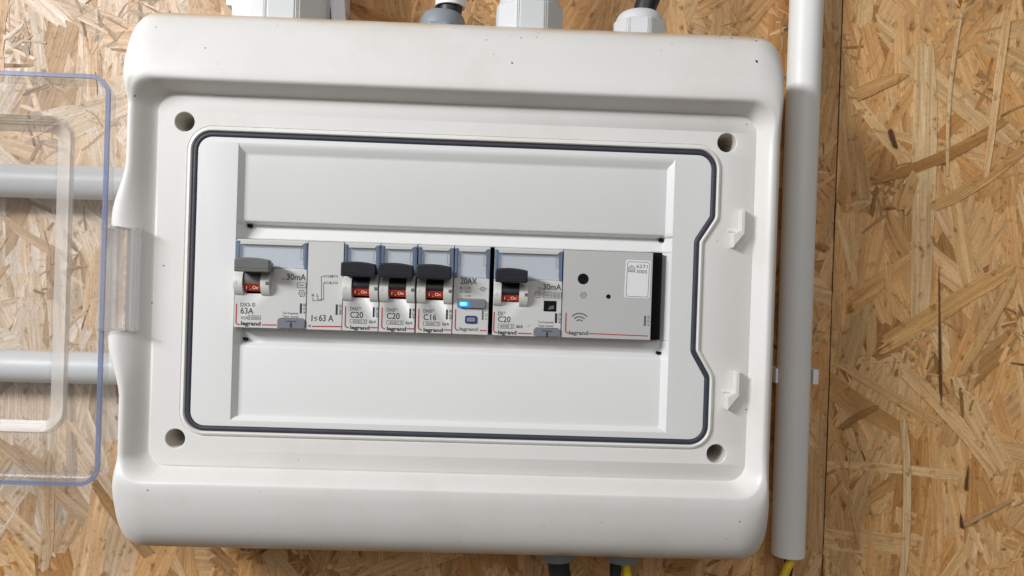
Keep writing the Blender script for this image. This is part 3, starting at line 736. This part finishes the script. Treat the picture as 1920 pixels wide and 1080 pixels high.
    def lever(s, l0, l1, z0, z1, sx0, sx1, fz0, fz1, mat, cheekz):
        """toggle: curved bar across the top of a stem, stem and flag between two round cheeks"""
        cz0, cz1 = cheekz
        for a, b_ in ((s.x0+.25, sx0), (sx1, min(s.x1-.2, sx1+4.4))):
            mb = MB(); n = 12; cm = (cz0+cz1)/2; hh = (cz1-cz0)/2
            pr = [(YF+.5, cz0)]+[(YF-3.6*math.sin(math.pi*(k+.6)/(n+1.2))**.8, cz0+2*hh*(k+.6)/(n+1.2)) for k in range(n+1)]+[(YF+.5, cz1)]
            mb.prismx(pr, a, b_); s.sub(mb, 'lever_cheek', M['cheek'], bevel=.3, angle=50)
            mb = MB(); xx = a+.2 if a < sx0 else b_-1.7
            mb.box(xx, xx+1.5, YF-3.75, YF-3.0, cm-.9, cm+.7); s.sub(mb, 'cheek_notch', M['ink2'] if a > sx0-1 else M['cheek'], bevel=.1)
        # dark well, drum stem and red flag (arc of a drum)
        mb = MB(); mb.box(sx0-.3, sx1+.3, YF+4.5, YF+6, cz0-1, z1); s.sub(mb, 'lever_well', M['black'])
        def drum(za, zb, R, mat, name, inset=.15):
            zc = (cz0+cz1)/2+.6; yc = YF+6.0; mb = MB(); n = 10; pr = []
            for k in range(n+1):
                z = za+(zb-za)*k/n; pr.append((yc-math.sqrt(max(.1, R*R-(z-zc)**2)), z))
            pr = [(yc, za)]+pr+[(yc, zb)]
            mb.prismx(pr, sx0+inset, sx1-inset); return s.sub(mb, name, mat, bevel=.08, angle=60)
        drum(fz0, fz1, 7.9, M['red'], 'on_flag')
        drum(fz1+.05, z0+1.5, 8.3, mat, 'lever_stem')
        fl = MB(); a = (sx0+sx1)/2; zc = (fz0+fz1)/2
        zmid = zc; Rr = 7.9; yy = YF+6.0-math.sqrt(Rr*Rr-(zmid-((cz0+cz1)/2+.6))**2)-.5
        w = sx1-sx0
        fl.text('I', a-w*.33, a-w*.29, zc-.75, zc+.75, yy, 0); fl.rect(a-w*.14, a-w*.06, zc-1.0, zc-.8, yy); fl.text('On', a+w*.02, a+w*.34, zc-.75, zc+.8, yy, 0)
        s.sub(fl, 'flag_lettering', M['inkw'], smooth=False)
        # toggle bar, bowed top seen from the front
        mb = MB(); n = 8; L = l1-l0
        top = [(l0+L*k/n, z1-.9*(abs(k/n-.42)*1.9)**2) for k in range(n+1)]
        bot = [(l1, z0), (l0, z0)]
        mb.prism(top+bot, YF-10.2, YF-6.2)
        bar = s.sub(mb, 'lever', mat, bevel=.7, seg=3)
        mb = MB(); mb.prism([(l0+.6, z0+.5), (l1-.6, z0+.5), (l1-.6, z1-2.2), (l0+.6, z1-1.9)], YF-7, YF-1)
        s.sub(mb, 'lever_neck', mat, parent=bar, bevel=.5)
        mb = MB(); mb.prism([(l0+.8, z0+2.0), (l1-.8, z0+1.8), (l1-.8, z0+2.1), (l0+.8, z0+2.3)], YF-10.42, YF-10.0); s.sub(mb, 'lever_ridge', mat, parent=bar, bevel=.1)
# --- residual current device, two modules wide, grey lever
d = Dev('residual_current_device', 'wide grey switch marked 63A 30mA with a grey lever, leftmost in the row', 'safety switch', -109.2, -73.4, (430, 430, 5.144))
sl = (d.p(146, 500)[0], d.p(317, 500)[0], -5.2, 9.0)
d.body(7.7, sl); d.cover(7.7)
la = at(438.7, 500, YF-10); lb = at(505, 500, YF-10)
d.lever(la[0], lb[0], 5.6, 12.7, sl[0], sl[1], -4.0, -.4, M['lever_grey'], (-6.3, 7.0))
d.txt('30mA', 555, 430, 738, 490); d.txt('I∆n', 505, 468, 548, 488, bold=-.012, mb=d.grey); d.frame(655, 515, 738, 563); d.line([(670, 545), (683, 534), (696, 539), (709, 545), (722, 534)], .25)
d.gear(701, 618, 33); d.bar(680, 715, 700, 812, '4115 00')
d.txt('DX3', 108, 708, 196, 745); d.txt('- ID', 200, 708, 250, 745); d.txt('63A', 110, 755, 232, 815)
d.frame(118, 843, 172, 864, .2, .4); d.line([(108, 853), (182, 853)], .14); d.frame(182, 833, 300, 870, .2, .1); d.txt('10000', 192, 840, 290, 864, mb=d.grey)
d.txt('legrand', 112, 887, 300, 940, .025); d.redL(70, 715, 917, 100); d.line([(315, 922), (455, 923)], .62, d.red)
d.txt('Test frequently', 512, 797, 665, 826, mb=d.grey); d.txt('Tester souvent', 512, 830, 668, 852, mb=d.grey)
def test_button(d, x0, y0, x1, y1):
    a = d.r(x0, y0, x1, y1); mb = MB(); mb.prism(rrect(a[0], a[1], -22.0, a[3], .9, 5), YF-.9, YF+2); o = d.sub(mb, 'test_button', M['slate'], bevel=.25)
    c = (a[0]+a[1])/2; mb = MB(); mb.rect(c-2.6, c+2.6, a[3]-1.5, a[3]-1.1, YF-.96); mb.rect(c-.5, c+.5, a[3]-4.4, a[3]-1.9, YF-.96); d.sub(mb, 'button_mark', M['ink'], parent=o, smooth=False)
    mb = MB(); mb.stroke([(a[0]-.15, -22.1), (a[0]-.15, a[3]-.8), (a[0]+.8, a[3]+.15), (a[1]-.8, a[3]+.15)], .25, YP); d.sub(mb, 'button_gap', M['ink'], smooth=False)
test_button(d, 470, 862, 728, 968); d.finish()
# --- wiring link module
d = Dev('link_module', 'narrow blank-fronted grey module printed with N and L wiring lines and 63 A', 'module', -73.2, -55.3, (430, 430, 5.144))
d.body(None)
d.txt('N', 795, 622, 816, 650, .02); d.txt('L', 843, 622, 860, 650, .02)
d.line([(805, 658), (805, 688), (888, 688), (888, 453), (920, 453)], .26); d.line([(852, 658), (852, 677), (910, 677), (910, 515), (920, 515)], .26)
for yy, c_ in ((453, 'N'), (515, 'L')):
    d.frame(920, yy-7, 965, yy+7, .2, .1); d.frame(1000, yy-7, 1043, yy+7, .2, .1); d.txt(c_, 974, yy-14, 996, yy+14, .02)
d.txt('I', 792, 825, 802, 887); d.txt('<', 815, 838, 848, 872); d.line([(818, 884), (848, 872)], .25); d.txt('63 A', 865, 825, 1003, 887)
d.bar(1025, 725, 1045, 825, '4063 00'); d.txt('<', 760, 917, 786, 947, .02); d.line([(797, 936), (1080, 938)], .62, d.red); d.finish()
# --- three breakers
GRP = 'single circuit breakers with black levers'
def mcb(label, rating, code, x0, shift=0):
    d = Dev('circuit_breaker', label, 'circuit breaker', x0, x0+18.15, (640-shift, 440, 5.4), GRP)
    d.shift = shift
    return d
def build_mcb(d, rating, code):
    ox = d.x0+55.2
    def T(t, x0, y0, x1, y1, **k): d.txt(t, x0, y0, x1, y1, **k)
    sl = (d.x0+4.75, d.x0+13.6, -5.6, 9.0)
    d.body(6.3, sl); d.cover(6.3)
    l0 = -55.2+.2+ox; d.lever(l0+.35, l0+17.35, 5.0, 12.4, sl[0], sl[1], -4.5, -.8, M['lever'], (-7.6, 6.3))
    T('DNX', 90, 732, 178, 768); T('3', 181, 732, 195, 752); T(rating, 90, 780, 220, 843)
    d.frame(90, 860, 255, 897, .2, .1); d.txt('4500', 112, 866, 196, 892, mb=d.grey); d.line([(207, 860), (207, 897)], .18); d.txt('3', 226, 866, 243, 892, mb=d.grey)
    T('6kA', 281, 865, 352, 897); T('legrand', 90, 922, 285, 972, bold=.025)
    d.bar(318, 735, 337, 835, code); d.redL(44, 725, 940, 74); d.line([(293, 941), (368, 942)], .62, d.red); d.finish()
class DevS(Dev):
    def p(s, x, y): a = Dev.p(s, x, y); return (a[0]+s.off, a[1])
    def r(s, *q): a = Dev.r(s, *q); return (a[0]+s.off, a[1]+s.off, a[2], a[3])
L1 = 'C20 breaker with black lever beside the wiring link module, first of the three breakers'
b1 = DevS('circuit_breaker', L1, 'circuit breaker', -55.2, -37.15, (640, 440, 5.4), GRP); b1.off = 0; build_mcb(b1, 'C20', '4267 84')
# the second is a copy of the first
def copy_thing(root, dx, label):
    r = root.copy(); C.objects.link(r); r.location.x += dx*S; r['label'] = label
    for ch in root.children:
        c = ch.copy(); C.objects.link(c); c.parent = r
        for g in ch.children: e = g.copy(); C.objects.link(e); e.parent = c
    return r
copy_thing(b1.t, 18.3, 'middle one of the three black lever breakers, C20, between the other C20 and the C16')
b3 = DevS('circuit_breaker', 'breaker marked C16 with black lever, left of the module with the blue light', 'circuit breaker', -18.3, -.15, (640, 440, 5.4), GRP); b3.off = 36.75; build_mcb(b3, 'C16', '4267 83')
# --- remote switch with blue light
d = Dev('remote_switch_module', 'narrow module marked 20AX with a glowing blue light on a grey button', 'switch module', .1, 18.2, (640, 440, 5.4))
d.body(6.0); d.cover(6.0)
d.txt('20AX', 1207, 437, 1375, 502)
for k, (yy, tx) in enumerate(((539, ': I  ON'), (581, ': AUTO'), (622, ': 0 OFF'))):
    if k < 2: c_ = d.p(1213, yy); d.grey.disc(c_[0], c_[1], .42 if k else .55, YP) if not k else d.grey.stroke([(c_[0]+.5*math.cos(q*.628), c_[1]+.5*math.sin(q*.628)) for q in range(10)], .2, YP, True)
    d.txt(tx, 1240, yy-10, 1313, yy+10, mb=d.grey)
c_ = d.p(1213, 622); d.grey.stroke([(c_[0]+.5*math.cos(q*.628), c_[1]+.5*math.sin(q*.628)) for q in range(10)], .1, YP, True)
d.wifi(1433, 588, 52, .3)
a = d.r(1180, 655, 1462, 742); mb = MB(); mb.prism(rrect(*a, 1.2, 5), YF-1.6, YF+1); btn = d.sub(mb, 'light_button', M['slate'], bevel=.4)
mb = MB(); mb.stroke(rrect(a[0]-.15, a[1]+.1, a[2]-.05, a[3]+.25, 1.3, 4), .25, YP, True); d.sub(mb, 'button_gap', M['ink'], smooth=False)
a = d.r(1194, 676, 1296, 730); mb = MB(); mb.prism(rrect(*a, .9, 5), YF-1.72, YF-1.2); d.sub(mb, 'blue_light', M['led'], parent=btn, bevel=.2)
a = d.r(1203, 684, 1272, 716); mb = MB(); mb.prism(rrect(*a, .7, 5), YF-1.86, YF-1.4); d.sub(mb, 'light_core', M['core_'], parent=btn, bevel=.15)
a = d.r(1252, 820, 1375, 900); mb = MB(); mb.prism(rrect(*a, 1.0, 5), YF-.5, YF+1); ob = d.sub(mb, 'program_button', M['navy'], bevel=.25)
mb = MB(); mb.prism(rrect(a[0]+.9, a[1]-.9, a[2]+.9, a[3]-.9, .4, 3), YF-.75, YF); d.sub(mb, 'button_face', M['slate'], parent=ob, bevel=.1)
mb = MB(); mb.text('0000', a[0]+1.4, a[1]-1.4, a[2]+1.4, a[3]-1.4, YF-.82) if False else mb.stroke(rrect(a[0]+1.5, a[1]-1.5, a[2]+1.5, a[3]-1.5, .2, 2), .16, YF-.82, True); d.sub(mb, 'button_mark', M['device2'], parent=ob, smooth=False)
d.txt('legrand', 1195, 937, 1380, 984, .012, mb=d.grey); d.bar(1422, 765, 1440, 862, '4 121 7', d.grey); d.redL(1158, 755, 966, 1186); d.line([(1400, 970), (1472, 971)], .55, d.red); d.finish()
# --- residual current breaker
d = Dev('residual_current_breaker', 'wide C20 30mA breaker with black lever and grey test button, right of the blue light', 'circuit breaker', 20.2, 55.0, (840, 440, 5.143))
sl = (d.p(517, 500)[0], d.p(688, 500)[0], -5.2, 9.0)
d.body(6.0, sl); d.cover(6.0)
la = at(929, 518, YF-10); lb = at(989.7, 518, YF-10)
d.lever(la[0], lb[0], 4.6, 11.8, sl[0], sl[1], -4.9, -1.6, M['lever'], (-7.6, 5.2))
d.txt('30mA', 918, 475, 1092, 533); d.txt('I∆n', 866, 506, 910, 530, bold=-.012, mb=d.grey); d.gear(865, 578, 33)
d.frame(917, 557, 997, 610, .2, .1, d.grey); d.line([(925, 594), (940, 575), (955, 594), (970, 575), (988, 594)], .22, d.grey)
d.frame(1013, 560, 1093, 612, .2, .1, d.grey)
for k in range(5): d.line([(1026+k*13, 566), (1026+k*13, 606)], .25, d.grey)
a = d.r(922, 638, 1047, 742); mb = MB(); mb.prism(rrect(*a, .2, 2), YF-.05, YF+.4); w_ = d.sub(mb, 'indicator_window', M['black'], bevel=.05)
mb = MB(); mb.prism([(a[0]+2.2, a[2]+1), (a[1]-1.2, a[2]+1.4), (a[1]-1.5, a[3]-2.2), (a[0]+3.0, a[3]-2.8)], YF-.12, YF); d.sub(mb, 'indicator_flag', M['ink2'], parent=w_)
d.bar(1030, 757, 1053, 852, '4107 54'); d.txt('Test frequently', 868, 833, 1018, 860, mb=d.grey); d.txt('Tester souvent', 868, 868, 1018, 890, mb=d.grey)
test_button(d, 830, 903, 1078, 1003)
d.txt('DX', 483, 742, 535, 778); d.txt('3', 540, 742, 552, 762); d.txt('C20', 483, 787, 602, 845)
d.frame(483, 862, 635, 903, .2, .1); d.txt('4500 3', 497, 869, 622, 897, mb=d.grey); d.txt('6kA', 658, 867, 725, 902); d.line([(757, 886), (772, 887), (795, 870)], .14, d.grey)
d.txt('legrand', 480, 922, 660, 974, .02); d.redL(446, 745, 943, 474); d.line([(672, 951), (808, 956)], .62, d.red); d.finish()
# --- gateway module
d = Dev('gateway_module', 'widest plain grey module with a round black button, signal mark and white sticker', 'control module', 55.2, 100.7, (1040, 440, 4.5))
d.body(None, mat='device2')
for x, y, r, nm in ((240, 373, 2.75, 'round_button'), (453, 522, 1.15, 'reset_hole')):
    c_ = d.p(x, y); mb = MB(); mb.prism(circ(c_, r), YF-.15, YF+1); mb2 = d.sub(mb, nm, M['black'], bevel=.08)
d.gear(243, 511, 27, d.grey); d.wifi(208, 752, 88, .62, d.grey)
d.txt('legrand', 120, 810, 283, 856, .02, mb=d.grey); d.redL(97, 658, 830, 122); d.line([(290, 834), (785, 855)], .5, d.red); d.bar(753, 685, 770, 770, '4 121 81', d.grey)
c0 = d.p(701, 376); w, h = 6.45, 9.6
st = MB(); st.prism(rrect(-w, w, -h, h, 1.0, 5), YF-.16, YF+.0)
pr = MB(); pr.stroke(rrect(-w+.9, w-.9, -h+.75, h-.9, .8, 4), .22, YF-.2, True)
pr.text('6271', -1.0, 4.6, 5.7, 7.4, YF-.2, -.012); pr.text('3005', -1.0, 4.6, 3.1, 4.8, YF-.2, -.012)
hx, hz = -3.35, 5.1
pr.stroke([(hx-1.5, hz-1.5), (hx-1.5, hz+.5), (hx, hz+1.7), (hx+1.5, hz+.5), (hx+1.5, hz-1.5)], .3, YF-.2, True); pr.stroke([(hx-.7, hz-.9), (hx-.7, hz+.1), (hx, hz+.6), (hx+.7, hz+.1), (hx+.7, hz-.9)], .25, YF-.2, True)
rot = Matrix.Translation((c0[0], 0, c0[1])) @ Matrix.Rotation(math.radians(1.0), 4, 'Y')
for q in (st, pr): bmesh.ops.transform(q.b, matrix=rot, verts=q.b.verts)
so = d.sub(st, 'sticker', M['paper']); d.sub(pr, 'sticker_print', M['ink'], parent=so, smooth=False); d.finish()

# =================================================================== conduits, glands, cables
def conduit(name, label, path, r, mat, org):
    mb = MB(); P = [Vector(p) for p in path]
    mb.tube(path, r, 40, cap=False); mb.tube(path, r-1.4, 40, cap=False)
    for e, d_ in ((P[0], P[1]-P[0]), (P[-1], P[-1]-P[-2])):
        x = Vector((0, 1, 0)); x = (x-d_.normalized()*x.dot(d_.normalized())).normalized(); y = d_.normalized().cross(x)
        a = [mb.b.verts.new(e+x*r*math.cos(6.2832*k/40)+y*r*math.sin(6.2832*k/40)) for k in range(40)]; c_ = [mb.b.verts.new(e+x*(r-1.4)*math.cos(6.2832*k/40)+y*(r-1.4)*math.sin(6.2832*k/40)) for k in range(40)]
        for k in range(40): mb.b.faces.new((a[k], a[(k+1) % 40], c_[(k+1) % 40], c_[k]))
    return tag(mb.build(name, mat, origin=org), label, 'conduit')
conduit('conduit', 'upright pale grey conduit pipe to the right of the white box', [(201.4, 62, 240), (201.2, 62, 40), (201.8, 62, -152.6)], 9.7, M['conduitb'], (201, 62, -152))
conduit('conduit', 'upper of the two level grey conduits seen through the open clear door', [(-520, 62, 54.4), (-300, 62, 54.2), (-165, 62, 55.0)], 9.7, M['conduit'], (-400, 62, 54))
conduit('conduit', 'lower of the two level grey conduits seen through the open clear door', [(-520, 62, -53.8), (-300, 62, -53.8), (-165, 62, -53.2)], 9.3, M['conduit'], (-400, 62, -53.5))
t = thing('conduit_clip', 'small white clip holding the upright conduit to the board', 'clip', loc=(203, WY, -45.8))
mb = MB(); mb.prism([(191, -41), (216.2, -41), (216.2, -50.4), (191, -50.4)], 70, 74.2)
o = mb.build('clip_base', M['white'], bevel=.6); o.data.transform(Matrix.Translation(-Vector(t.location))); o.parent = t
for x0, x1 in ((190.0, 191.6), (212.6, 216.0)):
    mb = MB(); mb.box(x0, x1, 60, 73, -50.2, -41.2); o = mb.build('clip_arm', M['white'], bevel=.7); o.data.transform(Matrix.Translation(-Vector(t.location))); o.parent = t
def wire(name, label, path, r, mat, cat='cable', n=16):
    mb = MB()
    P = [Vector(p) for p in path]; out = []
    for i in range(len(P)-1):
        a, b_, c_, e = P[max(i-1, 0)], P[i], P[i+1], P[min(i+2, len(P)-1)]
        for k in range(6):
            t_ = k/6; out.append(.5*((2*b_)+(c_-a)*t_+(2*a-5*b_+4*c_-e)*t_*t_+(3*b_-a-3*c_+e)*t_**3))
    out.append(P[-1]); mb.tube(out, r, n)
    return tag(mb.build(name, mat, origin=tuple(P[0])), label, cat)
def gland(label, cx, cy, z, R, h, matn, flip=1, dome=8, group=None, sides=8, phase=.393, hole=5, ribs=True):
    t = thing('cable_gland', label, 'cable gland', group, loc=(cx, cy, z))
    mb = MB(); n = 360
    def rad(a, rib):
        a = (a+phase) % (2*math.pi/sides)-math.pi/sides
        hexr = R*math.cos(math.pi/sides)/math.cos(a); rc = R*.975
        if hexr < rc: return hexr
        return rc-(.55 if rib and int((a+10)*R/.55) % 2 else 0)
    lv = [(0, 1), (h*.08, 1), (h, 1), (h+.6, .96)]
    loops = []
    for zz, k in lv: loops.append([(rad(2*math.pi*i/n, ribs and zz < h+.1)*k*math.cos(2*math.pi*i/n), rad(2*math.pi*i/n, ribs and zz < h+.1)*k*math.sin(2*math.pi*i/n), zz*flip) for i in range(n)])
    Rr = loft(mb, loops); mb.b.faces.new(Rr[0])
    o = mb.build('gland_nut', M[matn], angle=25); o.parent = t
    mb = MB(); lp = []
    R0 = R*.88
    for k in range(9):
        q = k/8; rr = hole+(R0-hole)*math.cos(q*math.pi/2)**.8; lp.append([(rr*math.cos(2*math.pi*i/64), rr*math.sin(2*math.pi*i/64), (h+.2+dome*math.sin(q*math.pi/2))*flip) for i in range(64)])
    lp.append([(hole*math.cos(2*math.pi*i/64), hole*math.sin(2*math.pi*i/64), (h-2)*flip) for i in range(64)])
    loft(mb, lp); o = mb.build('gland_dome', M[matn], angle=60); o.parent = t
    mb = MB(); lp = [[(rr*math.cos(2*math.pi*i/48), rr*math.sin(2*math.pi*i/48), zz*flip) for i in range(48)] for rr, zz in ((R*.8, -8), (R*.8, .5))]
    Rr = loft(mb, lp); o = mb.build('gland_neck', M[matn], angle=60); o.parent = t
    return t
gland('largest pale ribbed cable gland on the top edge, in front of the white bracket', -95.5, 34, 137.5, 22, 34, 'gland', phase=.39, dome=10, hole=9)
# white bracket behind it: two flared arms on a back plate
t = thing('wall_bracket', 'white flared bracket behind the leftmost cable gland on top of the box', 'bracket', loc=(-96, WY, 150))
for pts, y0, y1 in (([(-131, 192), (-113, 192), (-112, 143), (-124.8, 142)], 26, 32), ([(-86, 200), (-70.5, 200), (-66.2, 142), (-74, 142), (-75.0, 153), (-79, 161)], 36, 41), ([(-128, 200), (-72, 200), (-72, 148), (-128, 148)], 64, 72)):
    mb = MB(); mb.prism(pts, y0, y1); o = mb.build('bracket_plate', M['white'], bevel=.9); o.data.transform(Matrix.Translation(-Vector(t.location))); o.parent = t
mb = MB(); mb.box(-130, -126, 30, 70, 150, 192); mb.box(-74, -71, 38, 70, 160, 196); o = mb.build('bracket_web', M['white'], bevel=.9); o.data.transform(Matrix.Translation(-Vector(t.location))); o.parent = t
gland('dark grey domed cable gland under a white pipe on the top edge', -12.5, 34, 138.0, 14.5, 4.5, 'glandd', phase=.5, dome=9, hole=8, ribs=False)
conduit('conduit', 'short white pipe end entering the dark grey gland on top of the box', [(-8.5, 32, 240), (-8.6, 32, 154.6)], 8.2, M['white'], (-8.6, 32, 155))
wire('cable', 'black cable end inside the white pipe on top of the box', [(-9, 33, 150), (-8.6, 32, 156), (-8.5, 32, 200)], 6.6, M['cable'])
gland('broad pale grey ribbed cable gland between the dark gland and the black cable', 35, 34, 137.5, 19.6, 17, 'gland', phase=.34, dome=9, hole=10)
gland('smaller pale ribbed cable gland on top with a black cable through it', 96.5, 34, 137.5, 15.2, 12, 'gland', phase=.58, dome=7, hole=6.4)
wire('cable', 'black cable rising from the smaller pale gland at the top right', [(97, 34, 146), (99.5, 34, 160), (104, 34, 178), (108, 36, 240)], 6.2, M['cable'])
wire('cable', 'thick black cable rising from the broad pale gland on top', [(35, 34, 150), (35, 34, 175), (36, 34, 240)], 8.5, M['cable'])
gland('left dark grey gland under the box with a black cable', 60.5, 36, -136.5, 13.4, 4.5, 'glandd', flip=-1, dome=8.5, hole=6, ribs=False)
gland('right dark grey gland under the box with black and yellow wires', 96.8, 36, -136.5, 13.4, 4.5, 'glandd', flip=-1, dome=8.5, hole=5, ribs=False)
wire('cable', 'thick black cable leaving the left gland under the box', [(60.8, 36, -146), (62.3, 36, -156), (66, 38, -175), (70, 40, -230)], 6.0, M['cable'])
wire('cable', 'thin black wire leaving the right gland under the box', [(93.4, 36, -146), (93.8, 36, -158), (94, 38, -230)], 3.2, M['cable'])
wire('cable', 'yellow wire leaving the right gland under the box', [(98.9, 36, -146), (100.3, 36, -156), (103.5, 37, -170), (112, 40, -230)], 2.4, M['yellow'])
wire('cable', 'yellow and green wire hanging out of the lower end of the upright conduit', [(204.5, 60, -120), (203.6, 60, -152), (200.2, 58.5, -160), (195, 57, -172), (186, 56, -200)], 2.5, M['yellow'])
wire('cable', 'black wire hanging out of the lower end of the upright conduit', [(203, 65, -120), (203.5, 64.5, -152), (203.2, 64, -163), (200, 64, -182), (196, 64, -205)], 2.7, M['cable'])
for c_ in bpy.data.objects: pass
